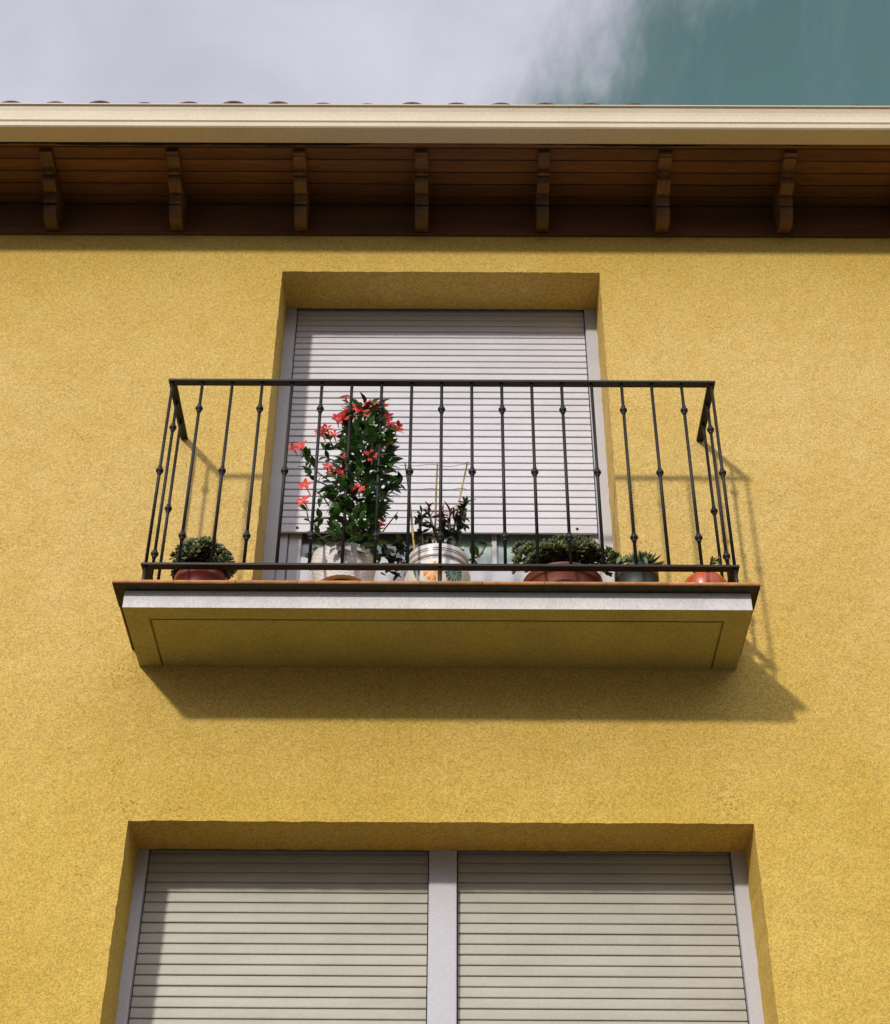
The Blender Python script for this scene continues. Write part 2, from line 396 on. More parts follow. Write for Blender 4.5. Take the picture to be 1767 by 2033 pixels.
# dark rooms behind the openings
r = MB()
for (a, b, c, d, y0) in ((UX0, UX1, UZ0, UZ1, UD), (LX0, LX1, LZ0, LZ1, LD)):
    a -= .12; b += .12; c -= .12; d += .3; y0 += .004; y1 = y0+.9
    vs = [(a, y0, c), (b, y0, c), (b, y0, d), (a, y0, d), (a, y1, c), (b, y1, c), (b, y1, d), (a, y1, d)]
    r.add(vs, [(0, 1, 5, 4), (1, 2, 6, 5), (2, 3, 7, 6), (3, 0, 4, 7), (4, 5, 6, 7)])
r.build('room_shell', M_DARK, house)

# --- roof, eaves
rf = MB(); pitch = math.tan(math.radians(17))
prof = [(-.405, 2.545), (-.405, 2.60), (4, 2.60+4.405*pitch), (8.4, 2.60), (8.4, 2.545), (4, 2.545+4.405*pitch)]
rf.extrude_x(prof, -HX-.3, HX+.3)
# rows of barrel tiles up the front slope, as corrugation on the roof skin
nx = 73
vs = []; fs = []; seg = 8
for i in range(nx):
    xc = -HX-.2+.2*i+.052
    for (y, z) in ((-.12, 2.585+.285*pitch), (3.98, 2.585+4.385*pitch)):
        for k in range(seg+1):
            t = PI*k/seg; vs.append((xc+.075*math.cos(t), y, z+.03+.075*math.sin(t)))
    b0 = i*2*(seg+1)
    fs += [(b0+k, b0+k+1, b0+seg+1+k+1, b0+seg+1+k) for k in range(seg)]
    fs.append(tuple(b0+k for k in range(seg+1)))
rf.add(vs, fs)
roof = rf.build('roof', M_TILE, house)
def tile_mb(xc, dz):
    t = MB(); n = 12; pr = []
    for (y, z, R) in ((-.462, 2.603+dz, .078), (-.10, 2.603+dz+.362*pitch, .068)):
        pr.append([(xc+R*math.cos(PI*k/n), y, z+R*math.sin(PI*k/n)) for k in range(n+1)]+[(xc+(R-.013)*math.cos(PI*(n-k)/n), y, z+(R-.013)*math.sin(PI*(n-k)/n)) for k in range(n+1)])
    L = 2*n+2
    t.add(pr[0]+pr[1], [(i, (i+1) % L, L+(i+1) % L, L+i) for i in range(L)]+[(i, i+1, L-2-i, L-1-i) for i in range(n)])
    return t
t0 = tile_mb(-.148, 0).build('roof_tile', M_TILE, roof)
dzs = {0: .002, 1: -.003, 2: -.003, 3: -.001, -1: -.010, -2: -.006, -3: .001, -4: .004, -5: -.001, -6: -.007, -7: .003, -8: -.002, -9: .0, 4: -.002, 5: -.004, 6: -.012, 7: -.016, 8: -.018, 9: -.02}
for i in range(-16, 17):
    if i: dup(t0, (.2045*i, 0, dzs.get(i, -.008)+random.uniform(-.001, .001)), roof)
# fascia board high on the wall, under the soffit
bm = MB(); bm.bbox(-HX, HX, -.018, -.002, WTOP, 2.478, .003)
bm.build('wall_plate', M_WOOD, house)
# soffit boards
ys = [-.392, -.362, -.291, -.219, -.147, -.073, -.019]
for i in range(6):
    b = MB(); b.bbox(-HX, HX, ys[i]+.0018, ys[i+1]-.0018, 2.4795-random.uniform(0, .0025), 2.50, .003)
    b.build('soffit_board', M_WOOD, house)
b = MB(); b.box(-HX, HX, -.40, -.004, 2.502, 2.54); b.build('roof_deck', M_FELT, house)
# torn felt edge between gutter and soffit
fb = MB(); rg = random.Random(11); xs = [-2.6+.013*i for i in range(401)]; z = .0; vs = []; fs = []
for i, x in enumerate(xs):
    z = max(-.012, min(.012, z+rg.uniform(-.003, .003)))
    for (y, zz_) in ((-.3985, 2.50), (-.3965, 2.50), (-.390, 2.464+z), (-.392, 2.464+z)): vs.append((x, y, zz_))
for i in range(len(xs)-1):
    for k in range(4): fs.append((i*4+k, i*4+(k+1) % 4, i*4+4+(k+1) % 4, i*4+4+k))
fb.add(vs, fs); fb.build('felt_edge', M_FELT, house)
# carved rafter ends
def corbel(xc, w=.058, sd=0):
    P = [(-.352, 2.479), (-.354, 2.462), (-.350, 2.456), (-.343, 2.455), (-.341, 2.460), (-.334, 2.460), (-.325, 2.455), (-.300, 2.450), (-.262, 2.449),
         (-.256, 2.444), (-.257, 2.430), (-.252, 2.422), (-.236, 2.434), (-.236, 2.424), (-.233, 2.410), (-.225, 2.400), (-.200, 2.396), (-.170, 2.392),
         (-.156, 2.400), (-.153, 2.391), (-.153, 2.374), (-.150, 2.354), (-.144, 2.344), (-.128, 2.358), (-.136, 2.340), (-.131, 2.320), (-.120, 2.300),
         (-.104, 2.286), (-.084, 2.279), (-.064, 2.280), (-.040, 2.288), (-.0185, 2.296), (-.0185, 2.479)]
    rj = random.Random(sd)
    P = [P[0]]+[(y+rj.gauss(0, .0016), z+rj.gauss(0, .0016)) for y, z in P[1:-2]]+P[-2:]
    w += rj.uniform(-.003, .004)
    c = MB(); c.extrude_x(P, xc-w/2, xc+w/2); return c
c0 = corbel(-.103).build('rafter_end', M_WOODR, house)
mod_pos = [-2.39, -1.82, -1.24, -.662, .457, 1.012, 1.58, 2.15]
rr_ = random.Random(5)
for x in mod_pos:
    corbel(x, sd=int(x*100)+700).build('rafter_end', M_WOODR, house)
for i in range(1, 9):
    dup(c0, (-2.39-.572*i+.103, 0, 0), house); dup(c0, (2.15+.572*i+.103, 0, 0), house)
# gutter: open trough swept along the eaves
gpath = [(-.4995, 2.600), (-.5045, 2.603), (-.5055, 2.609), (-.501, 2.6125), (-.4965, 2.609), (-.4955, 2.600), (-.4935, 2.590), (-.4890, 2.575), (-.4870, 2.555), (-.4880, 2.532),
         (-.4905, 2.516), (-.4925, 2.508), (-.4860, 2.502), (-.4840, 2.496), (-.4880, 2.489), (-.4960, 2.487), (-.4975, 2.481), (-.4965, 2.464), (-.4910, 2.458),
         (-.470, 2.4575), (-.430, 2.458), (-.4080, 2.459), (-.4020, 2.463), (-.4010, 2.475), (-.4010, 2.585)]
inner = [(-.4030, 2.585), (-.4030, 2.4755), (-.4080, 2.4625), (-.430, 2.4605), (-.486, 2.4605), (-.4935, 2.467), (-.4935, 2.484), (-.481, 2.488), (-.480, 2.500), (-.4885, 2.512), (-.4855, 2.535), (-.4845, 2.555), (-.4865, 2.574), (-.4925, 2.596), (-.4955, 2.598)]
gt = MB(); gt.extrude_x(gpath+inner, -HX-.3, HX+.3, nseg=1)
gutter = gt.build('gutter', M_GUT, house)
gutter.data.polygons.foreach_set('use_smooth', [False]*len(gutter.data.polygons))

# --- roller shutters
def shutter(x0, x1, ztop, zbot, y, pitch_z, name, parent, material, botbar=.043, seed=1):
    s = MB(); z = zbot+botbar; rg = random.Random(seed)
    s.bbox(x0, x1, y-.003, y+.009, zbot, z-.0025, .0015)
    s.box(x0, x1, y+.0045, y+.008, z-.004, ztop)
    while z < ztop:
        t = z+pitch_z; o = rg.uniform(-.0009, .0009)
        q = [(t-.0008, y+.0046), (t-.0014, y+.0035), (t-.004, y+.0014), (t-.010, y-.0002), (t-.018, y-.0012), (t-.027, y-.0018), (t-.0335, y-.0022), (t-pitch_z+.0018, y-.0016), (t-pitch_z+.0009, y+.0046)]
        s.extrude_x([(b+o, a) for a, b in q], x0, x1, closed=False)
        z = t
    if botbar > .04:
        for bx in (x0+.075, x1-.085):
            s.lathe([(.0001, 0), (.005, 0), (.006, .002), (.006, .006)], (bx, y-.004, zbot+.021), 10)   # stop bolts
            k = len(s.v)-40
            for i in range(k, len(s.v)):
                vx, vy, vz = s.v[i]; s.v[i] = (vx, y-.0075+(vz-zbot-.021), zbot+.021+(vy-y+.004))
            for i in range(len(s.mi)-30, len(s.mi)): s.mi[i] = 1
    return s.build(name, [material, M_DARK], parent)
def frame_bar(x0, x1, y0, y1, z0, z1, b=.003): q = MB(); q.bbox(x0, x1, y0, y1, z0, z1, b); return q

# upper balcony door
uf = MB()
uf.bbox(UX0-.004, -.688, UD, UD+.075, UZ0, UZ1+.02, .003); uf.bbox(.6605, UX1+.004, UD, UD+.075, UZ0, UZ1+.02, .003)
uf.box(-.688, .6605, UD+.05, UD+.075, UZ1-.02, UZ1+.02)
door = uf.build('balcony_door', M_PVC, house)
shutter(-.684, .6565, 2.10, .758, UD+.027, .0375, 'roller_shutter', door, M_SLAT)
# door leaf frame behind the shutter
dy = .292
ds = MB()
ds.bbox(-.688, -.648, dy-.006, dy+.05, .02, 2.02, .003)
ds.bbox(.622, .6605, dy-.006, dy+.05, .02, 2.02, .003)
ds.bbox(-.6475, .6215, dy-.006, dy+.05, 1.98, 2.02, .003)
ds.bbox(-.6475, .6215, dy-.006, dy+.05, .0195, .055, .003)
ds.build('door_frame', M_PVC, door)
def leaf_(x0, x1, railtop, muntins=()):
    q = MB()
    q.bbox(x0, x0+.055, dy, dy+.045, .058, 1.976, .004); q.bbox(x1-.055, x1, dy, dy+.045, .058, 1.976, .004)
    q.bbox(x0+.055, x1-.055, dy+.002, dy+.043, .058, railtop, .004)
    q.bbox(x0+.055, x1-.055, dy+.002, dy+.043, 1.92, 1.976, .004)
    q.bbox(x0+.09, x1-.09, dy-.004, dy+.0015, .12, railtop-.04, .002)
    for mx_ in muntins: q.bbox(mx_-.011, mx_+.011, dy+.004, dy+.04, railtop, 1.92, .002)
    o = q.build('door_leaf', M_PVC, door)
    return o
leaf_(-.645, -.008, .655, ())
leaf_(-.004, .619, .585, (.222,))
gl = MB(); gl.box(-.59, -.063, dy+.018, dy+.022, .656, 1.92); gl.build('pane', M_GLASS, door)
gl = MB(); gl.box(.051, .2105, dy+.018, dy+.022, .586, 1.92); gl.box(.2335, .564, dy+.018, dy+.022, .586, 1.92)
def clear_glass():
    m = bpy.data.materials.new('clear_glass'); m.use_nodes = True; n = m.node_tree.nodes; l = m.node_tree.links
    b = n['Principled BSDF']; b.inputs['Roughness'].default_value = .05; b.inputs['Base Color'].default_value = (.9, .95, .92, 1)
    tr = n.new('ShaderNodeBsdfTransparent'); tr.inputs[0].default_value = (.86, .92, .88, 1)
    gs = n.new('ShaderNodeBsdfGlossy'); gs.inputs['Roughness'].default_value = .04
    fr = n.new('ShaderNodeFresnel'); fr.inputs[0].default_value = 1.5
    mx_ = n.new('ShaderNodeMixShader'); l.new(fr.outputs[0], mx_.inputs[0]); l.new(tr.outputs[0], mx_.inputs[1]); l.new(gs.outputs[0], mx_.inputs[2])
    l.new(mx_.outputs[0], n['Material Output'].inputs[0]); return m
gl.build('pane', clear_glass(), door)
cu = MB(); n_ = 120; vs = []
for i in range(n_+1):
    x = .0+.62*i/n_; y = dy+.030+.004*math.sin(i*.62)+.002*math.sin(i*1.7)
    vs += [(x, y, .1), (x, y, 1.95), (x, y+.002, 1.95), (x, y+.002, .1)]
cu.add(vs, [(i*4+k, i*4+(k+1) % 4, i*4+4+(k+1) % 4, i*4+4+k) for i in range(n_) for k in range(4)], smooth=True)
cu.build('curtain', M_CURT, door)

# lower window
lf = MB()
lf.bbox(LX0-.004, -1.053, LD, LD+.08, LZ0, LZ1+.02, .003); lf.bbox(1.0605, LX1+.004, LD, LD+.08, LZ0, LZ1+.02, .003)
lf.bbox(-.0345, .0665, LD, LD+.08, LZ0, LZ1+.02, .003)
lf.box(-1.053, 1.0605, LD+.055, LD+.08, LZ1-.02, LZ1+.02)
lf.bbox(-1.053, -.0345, LD+.005, LD+.08, LZ0, LZ0+.05, .003); lf.bbox(.0665, 1.0605, LD+.005, LD+.08, LZ0, LZ0+.05, .003)
win = lf.build('window', M_PVC, house)
shutter(-1.049, -.0385, -.62, LZ0+.052, LD+.029, .0382, 'roller_shutter', win, M_SLATL, botbar=.038, seed=4)
shutter(.0705, 1.0565, -.62, LZ0+.052, LD+.029, .0384, 'roller_shutter', win, M_SLATL, botbar=.036, seed=9)
sb = MB(); sb.bbox(LX0-.04, LX1+.04, -.04, .0, LZ0-.035, LZ0-.004, .005); sb.bbox(LX0+.001, LX1-.001, .0, LD+.03, LZ0-.034, LZ0+.002, .001)
sb.build('sill', M_TERR, win)

# --- balcony slab
FX0, FX1, FY, FZ = -1.1303, 1.1139, -.397, -.0715
sl_ = MB()
gx0, gx1, gy, gw, gd = -1.037, 1.015, -.316, .0085, .010
X = [FX0, gx0-gw, gx0, gx1, gx1+gw, FX1]; Yv = [FY, gy-gw, gy, -.0005]
# underside cells with a drip groove let into it
def q4(a, b, c, d): sl_.add([a, b, c, d], [(0, 1, 2, 3)])
for i in range(5):
    for j in range(3):
        groove = (i in (1, 3) and j >= 1) or (j == 1 and 1 <= i <= 3)
        z = FZ+gd if groove else FZ
        q4((X[i], Yv[j], z), (X[i+1], Yv[j], z), (X[i+1], Yv[j+1], z), (X[i], Yv[j+1], z))
def vx(x, y0, y1): q4((x, y0, FZ), (x, y1, FZ), (x, y1, FZ+gd), (x, y0, FZ+gd))
def vy(y, x0, x1): q4((x0, y, FZ), (x1, y, FZ), (x1, y, FZ+gd), (x0, y, FZ+gd))
vx(X[1], Yv[1], Yv[3]); vx(X[4], Yv[1], Yv[3]); vx(X[2], Yv[2], Yv[3]); vx(X[3], Yv[2], Yv[3])
vy(Yv[1], X[1], X[4]); vy(Yv[2], X[2], X[3])
zt = -.0005
q4((FX0, FY, FZ), (FX1, FY, FZ), (FX1, FY, zt), (FX0, FY, zt)); q4((FX0, 0, FZ), (FX0, FY, FZ), (FX0, FY, zt), (FX0, 0, zt))
q4((FX1, FY, FZ), (FX1, 0, FZ), (FX1, 0, zt), (FX1, FY, zt)); q4((FX0, FY, zt), (FX1, FY, zt), (FX1, 0, zt), (FX0, 0, zt))
M_SOFF = mat('soffit_shade_olive', (.46, .40, .13), .85, var=.14, vscale=4, bump=.0010, bscale=160, grain=.14, gscale=200, spec=.15)  # underside shade and yellow bounce light put into the slab's colour
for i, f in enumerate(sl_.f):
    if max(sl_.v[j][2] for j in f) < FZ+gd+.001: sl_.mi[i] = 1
balcony = sl_.build('balcony', [M_CREAM, M_SOFF], house)
# terracotta edging: bullnosed tiles
CX0, CX1, CY = -1.1701, 1.1447, -.4455
def nose(out, z0, z1, n=6):
    h = (z1-z0)/2
    return [(out+h-h*math.cos(PI*(k/n-.5)) if False else out+h*(1-math.cos(PI*(k/n-.5))), z0+h+h*math.sin(PI*(k/n-.5))) for k in range(n+1)]
zc0, zc1 = .0005, .019
M_TERU = mat('tile_back_shade_and_grout', (.055, .038, .012), .9, var=.5, vscale=25, grain=.2, gscale=200)  # shade under the tile overhang put into the colour; dark grout shares it
xx = CX0; jr = random.Random(2); first = True
edges = [CX0]; 
while edges[-1] < CX1-.25: edges.append(edges[-1]+.2205)
edges[-1] = CX1
for a, b in zip(edges, edges[1:]):
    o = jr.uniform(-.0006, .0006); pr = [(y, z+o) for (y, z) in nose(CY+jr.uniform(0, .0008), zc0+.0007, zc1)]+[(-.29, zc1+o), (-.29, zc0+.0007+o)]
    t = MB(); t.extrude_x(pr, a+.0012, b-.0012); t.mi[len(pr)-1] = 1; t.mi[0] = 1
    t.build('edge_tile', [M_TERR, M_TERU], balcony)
for sx, x0 in ((1, CX0), (-1, CX1)):
    for (ya, yb) in ((-.2885, -.146), (-.1435, -.0005)):
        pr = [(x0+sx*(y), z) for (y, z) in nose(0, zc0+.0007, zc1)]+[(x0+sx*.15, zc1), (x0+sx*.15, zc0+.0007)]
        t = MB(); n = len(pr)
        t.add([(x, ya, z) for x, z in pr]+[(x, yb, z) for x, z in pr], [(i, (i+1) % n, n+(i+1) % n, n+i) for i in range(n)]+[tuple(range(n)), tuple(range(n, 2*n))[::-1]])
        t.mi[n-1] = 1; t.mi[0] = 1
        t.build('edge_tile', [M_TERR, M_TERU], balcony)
fl = MB(); fl.box(CX0+.1525, CX1-.1525, -.2875, -.0005, .0007, .0172)
fl.box(UX0+.002, UX1-.002, -.0003, UD-.002, .0, .0188)
fl.build('floor', M_TERR, balcony)
TOPZ = .019

# --- railing
RX, RY = 1.08, -.3518
rl = MB()
tz0, tz1 = 1.0425, 1.054
rl.bbox(-RX-.015, RX+.015, RY-.0165, RY+.0165, tz0, tz1, .0015)
for s in (-1, 1): rl.bbox(s*RX-.015, s*RX+.015, RY+.0168, -.0005, tz0, tz1-.0004, .0015)
railing = rl.build('railing', M_IRON, house)
lb = MB(); lb.bbox(-RX-.015, RX+.015, RY-.0165, RY+.0165, .1365, .148, .0015); lb.build('bottom_rail', M_IRON, railing)
for s in (-1, 1):
    lb = MB(); lb.bbox(s*RX-.015, s*RX+.015, RY+.0168, -.0005, .1365, .1476, .0015); lb.build('bottom_rail', M_IRON, railing)
def baluster(x, y, knobs, foot=False):
    b = MB(); r = .0063; z0 = TOPZ+.0005 if foot else .1465
    if foot:
        b.tube([(x, y, TOPZ), (x, y, .140)], .0075, 10)
        b.lathe([(.0001, .006), (.018, .006), (.018, 0), (.0001, 0)], (x, y, TOPZ), 16)
    zs = [.1465]
    b.tube([(x, y, .1465), (x, y, 1.043)], r, 10)
    for kz in knobs:
        b.lathe([(r, -.020), (.0085, -.019), (.0085, -.0155), (r+.0012, -.0145), (.0105, -.010), (.0140, -.005), (.0150, 0), (.0140, .005), (.0105, .010), (r+.0012, .0145), (.0085, .0155), (.0085, .019), (r, .020)], (x, y, kz), 16)
    return b
TWO, ONE = (.908, .281), (.591,)
masters = {}
def put_bar(x, y, two, foot):
    k = (two, foot)
    if k not in masters: masters[k] = (baluster(x, y, TWO if two else ONE, foot).build('baluster', M_IRON, railing), Vector((x, y, 0)))
    else: dup(masters[k][0], Vector((x, y, 0))-masters[k][1], railing)
for i in range(19):
    put_bar(-RX+.12*i, RY, i % 2 == 1, i in (0, 9, 18))
for s in (-1, 1):
    put_bar(s*RX, -.235, True, False); put_bar(s*RX, -.112, False, True)

# ------------------------------------------------------------------ plants
def rnd(r, a, b): return r.uniform(a, b)
def unit(r):
    while True:
        v = Vector((r.uniform(-1, 1), r.uniform(-1, 1), r.uniform(-1, 1)))
        if .1 < v.length < 1: return v.normalized()
def fmax(y, z=0): return y

# stand under the wicker pot (its top is what carries the pot)
c1 = (-.368, -.165)
st = empty('plant_stand', (c1[0], c1[1], TOPZ)); tag(st, 'low wooden stand hidden under the white wicker flower pot', 'plant stand')
gq = MB(); gq.box(CX0+.004, CX1-.004, CY+.004, -.292, .0022, .0168); gq.build('grout', M_TERU, balcony)
q = MB(); q.lathe([(.0001, .148), (.070, .148), (.072, .146), (.072, .134), (.070, .132), (.0001, .132)], (c1[0], c1[1], TOPZ), 32); q.build('seat', M_WOODR, st)
for a in range(3):
    t = a*2*PI/3+PI/2; q = MB(); q.tube([(c1[0]+.05*math.cos(t), c1[1]+.05*math.sin(t), TOPZ+.132), (c1[0]+.068*math.cos(t), c1[1]+.068*math.sin(t), TOPZ)], [.009, .007], 8); q.build('leg', M_WOODR, st)

# 1: mandevilla in the wicker pot
PZ = TOPZ+.1485
p1 = empty('flowering_plant', (c1[0], c1[1], PZ)); tag(p1, 'tall climbing plant with coral red flowers in a white wicker pot', 'potted plant')
q = MB(); NR = 45; pr = []
H1 = .128
for i in range(NR+1):
    t = i/NR; pr.append((.098+.022*math.sin(t*PI*.5), H1*t))
def weave(r, z, t, k):
    if k in (0, NR): return r+.002
    row = k//3; w = (.15, 1, .8)[k % 3]; return r+.0038*w*(.5+.5*(.5+.5*math.sin(t*28+(row % 2)*PI)))
q.lathe(pr, (c1[0], c1[1], PZ), 264, fr=weave, smooth=True)
q.lathe([(.120, H1-.002), (.1245, H1+.002), (.1235, H1+.008), (.118, H1+.009), (.114, H1+.002), (.112, H1-.02), (.0001, H1-.021)], (c1[0], c1[1], PZ), 64)
q.lathe([(.100, 0), (.095, .004), (.0001, .005)], (c1[0], c1[1], PZ), 64)
q.build('pot', M_WICK, p1)
q = MB(); q.lathe([(.110, 0), (.0001, .012)], (c1[0], c1[1], PZ+H1-.014), 32); q.build('soil', M_SOIL, p1)
rows = [(.985, -.345, -.25), (.963, -.372, -.228), (.905, -.392, -.195), (.825, -.39, -.20), (.760, -.382, -.19), (.683, -.42, -.19), (.632, -.455, -.18), (.570, -.44, -.185),
        (.508, -.405, -.22), (.447, -.395, -.255), (.387, -.42, -.244), (.330, -.43, -.235), (.29, -.42, -.28)]
def span(z):
    for (za, a0, a1), (zb, b0, b1) in zip(rows, rows[1:]):
        if zb <= z <= za:
            t = (za-z)/(za-zb); return a0+(b0-a0)*t, a1+(b1-a1)*t
    return rows[-1][1:]
R1 = random.Random(21); fo = MB()
CYM = -.262
def put_leaf(x, y, z, out, sc=1, mi=None, droop=.0):
    d = Vector(out)+unit(R1)*.55; d.z += R1.uniform(-.25, .45)-droop
    nrm = Vector((0, -.35, 1))+unit(R1)*.6
    L = R1.uniform(.038, .062)*sc
    fo.leaf((x, y, z), d, nrm, L, L*R1.uniform(.42, .56), curl=R1.uniform(.05, .4), fold=R1.uniform(.1, .35),
            mi=(R1.choices((0, 1, 2), (5, 1.0, 3))[0] if mi is None else mi), shape=(.05, .6, .95, 1.0, .8, .42, 0))
for k in range(1050):
    z = R1.uniform(.29, .985); a, b = span(z); x = R1.uniform(a, b); cx = (a+b)/2; hw = (b-a)/2
    u_ = (x-cx)/hw; yd = .105*math.sqrt(max(0, 1-u_*u_)); y = CYM+R1.uniform(-1, 1)*yd
    x = cx+(x-cx)*.88; z -= .020
    out = Vector((u_*1.0, (y-CYM)/.085*.9, .15)); put_leaf(x, y, z, out)
# side sprays
sprays = [[(-.40, -.23, .80), (-.43, -.25, .80), (-.448, -.26, .835)], [(-.41, -.24, .73), (-.45, -.25, .74), (-.46, -.26, .79)],
          [(-.43, -.25, .62), (-.48, -.27, .65), (-.515, -.28, .70), (-.535, -.285, .735)], [(-.44, -.25, .6), (-.50, -.27, .62), (-.52, -.28, .66)],
          [(-.42, -.25, .33), (-.47, -.26, .36), (-.505, -.275, .42), (-.515, -.28, .47)], [(-.22, -.25, .38), (-.18, -.26, .44), (-.165, -.255, .47)],
          [(-.21, -.24, .56), (-.17, -.25, .60), (-.155, -.25, .62)], [(-.33, -.24, .95), (-.36, -.25, 1.0), (-.385, -.26, 1.035)],
          [(-.28, -.24, .95), (-.26, -.25, .99), (-.245, -.26, 1.0)], [(-.22, -.24, .87), (-.19, -.25, .88), (-.175, -.26, .89)],
          [(-.42, -.24, .45), (-.46, -.25, .44), (-.48, -.25, .42)], [(-.43, -.25, .50), (-.45, -.26, .53), (-.475, -.27, .55)]]
nleaf = [9, 10, 14, 12, 7, 2, 8, 3, 3, 5, 5, 4]
stm = MB()
for sp_, nl in zip(sprays, nleaf):
    stm.tube(sp_, [.0028]*(len(sp_)-1)+[.0018], 6)
    for k in range(nl):
        t = R1.uniform(.25, 1)*(len(sp_)-1); i = min(int(t), len(sp_)-2); P = Vector(sp_[i]).lerp(Vector(sp_[i+1]), t-i)
        d = (Vector(sp_[-1])-Vector(sp_[0])).normalized(); put_leaf(P.x, P.y, P.z, d*.6+unit(R1)*.9, .85)
# leaves hanging low round the rim of the pot
for k in range(44):
    t = R1.uniform(0, 2*PI); r = R1.uniform(.05, .12); put_leaf(c1[0]+r*math.cos(t), c1[1]+r*math.sin(t), PZ+H1+R1.uniform(.005, .05), (math.cos(t), math.sin(t), .2), .95)
for k in range(30):
    x = R1.uniform(-.25, -.14); put_leaf(x, R1.uniform(-.1, -.03), R1.uniform(.31, .43), unit(R1), 1.0, 2)
for k in range(16):
    put_leaf(R1.uniform(-.50, -.42), R1.uniform(-.1, -.04), R1.uniform(.33, .43), unit(R1), .8, 2)
fo.build('foliage', [M_LEAF, M_LEAF2, M_LEAFD], p1)
# twining main stems on two hidden canes
for ph in (0, 2.1, 4.2):
    pts = [(c1[0]+.03*math.cos(ph), c1[1]+.03*math.sin(ph), PZ+H1-.02)]
    for k in range(1, 14):
        z = .30+.05*k; a, b = span(min(z, .98)); cx = (a+b)/2
        pts.append((cx+.03*math.cos(ph+k*.9), CYM+.03*math.sin(ph+k*.9), z))
    stm.tube(pts, [.005-.0002*i for i in range(len(pts))], 6)
stm.tube([(-.265, -.24, .455), (-.247, -.25, .41), (-.235, -.25, .36)], .002, 5)
stm.build('stems', M_STEM, p1)
def flower(c, face, size, col, tubedir, seed):
    r = random.Random(seed); f = MB(); c = Vector(c); n = Vector(face).normalized(); a = n.orthogonal().normalized(); b = n.cross(a)
    rot = r.uniform(0, 6)
    R_W = r.uniform(.22, .33)
    for k in range(5):
        t = rot+2*PI*k/5+r.uniform(-.12, .12); d = a*math.cos(t)+b*math.sin(t)
        opn = r.uniform(.1, .9)
        dd = (d+n*opn).normalized(); side = n.cross(d)
        f.leaf(c+d*.003, dd+side*.15, n-d*opn, size*.5*r.uniform(.75, 1.15), size*R_W, curl=r.uniform(.05, .45), fold=r.uniform(-.1, .3), shape=(.30, .62, 1.0, 1.08, .78, .12))
    td = Vector(tubedir).normalized()
    e = c-n*.008
    p_ = [c+n*.001, e, e+td*.022, e+td*.038]
    f.tube(p_, [.0052, .0040, .0022, .0013], 6, mi=1)
    return f.build('flower', [col, M_TUBE], p1)
fl_ = [(-.386, 1.040, 1, (-.3, -.3, 1), .052), (-.335, .985, 0, (.2, -.6, .8), .055), (-.289, 1.003, 0, (-.2, -.3, 1), .055), (-.318, .968, 0, (-.3, -.8, .5), .062), (-.244, .995, 0, (.3, -.5, .8), .058),
       (-.216, .940, 0, (.6, -.5, .6), .058), (-.172, .885, 1, (.9, -.4, .2), .048), (-.360, .945, 0, (-.4, -.7, .6), .064), (-.392, .925, 0, (-.7, -.4, .5), .060), (-.475, .868, 1, (-.5, -.4, .8), .050),
       (-.450, .876, 0, (.1, -.4, 1), .046), (-.422, .848, 0, (.3, -.7, .6), .044), (-.552, .782, 0, (-.4, -.7, .5), .056), (-.376, .728, 1, (-.6, -.6, .4), .040), (-.266, .738, 0, (.05, -1, .25), .066),
       (-.414, .656, 0, (-.2, -.6, .8), .060), (-.522, .592, 0, (-.4, -.8, .3), .054), (-.522, .515, 0, (-.5, -.6, .7), .062), (-.311, .568, 0, (.1, -.7, .7), .064), (-.226, .408, 1, (.9, -.3, -.2), .036),
       (-.206, .812, 0, (.9, -.3, .4), .036), (-.330, .572, 1, (-.8, -.5, .3), .036), (-.262, .975, 0, (.1, -.4, .9), .05), (-.206, .905, 0, (.8, -.4, .5), .046), (-.372, .965, 0, (-.4, -.5, .7), .05)]
rf_ = random.Random(77)
for k in range(11):
    bx, bz = rf_.choice(((-.30, .97), (-.35, .94), (-.24, .94), (-.39, .92), (-.46, .87), (-.53, .60), (-.20, .90), (-.55, .78), (-.41, .66)))
    fl_.append((bx+rf_.uniform(-.035, .035), bz+rf_.uniform(-.03, .03), 1 if rf_.random() < .2 else 0, (rf_.uniform(-.6, .6), -.7, rf_.uniform(0, .7)), rf_.uniform(.036, .054)))
for i, (x, z, dk, fc, s_) in enumerate(fl_):
    fc = tuple(Vector(fc).normalized()*.6+Vector((0, -.75, -.15)))
    inside = -.345 < x < -.22
    y = -.345 if inside else -.315
    if z < .45: y = -.28
    z += .85*(y+.27)
    cx = -.30; td = Vector((cx-x, .25*(CYM-y)/.05, -.9 if abs(x-cx) < .15 else -.7)); td = Vector((max(-.5, min(.5, (cx-x)*2.2)), .35, -.8))
    o = flower((x, y, z), fc, s_*1.02, M_PETALD if dk else (M_PETAL, M_PETALR, M_PETAL)[i % 3], td, 100+i)

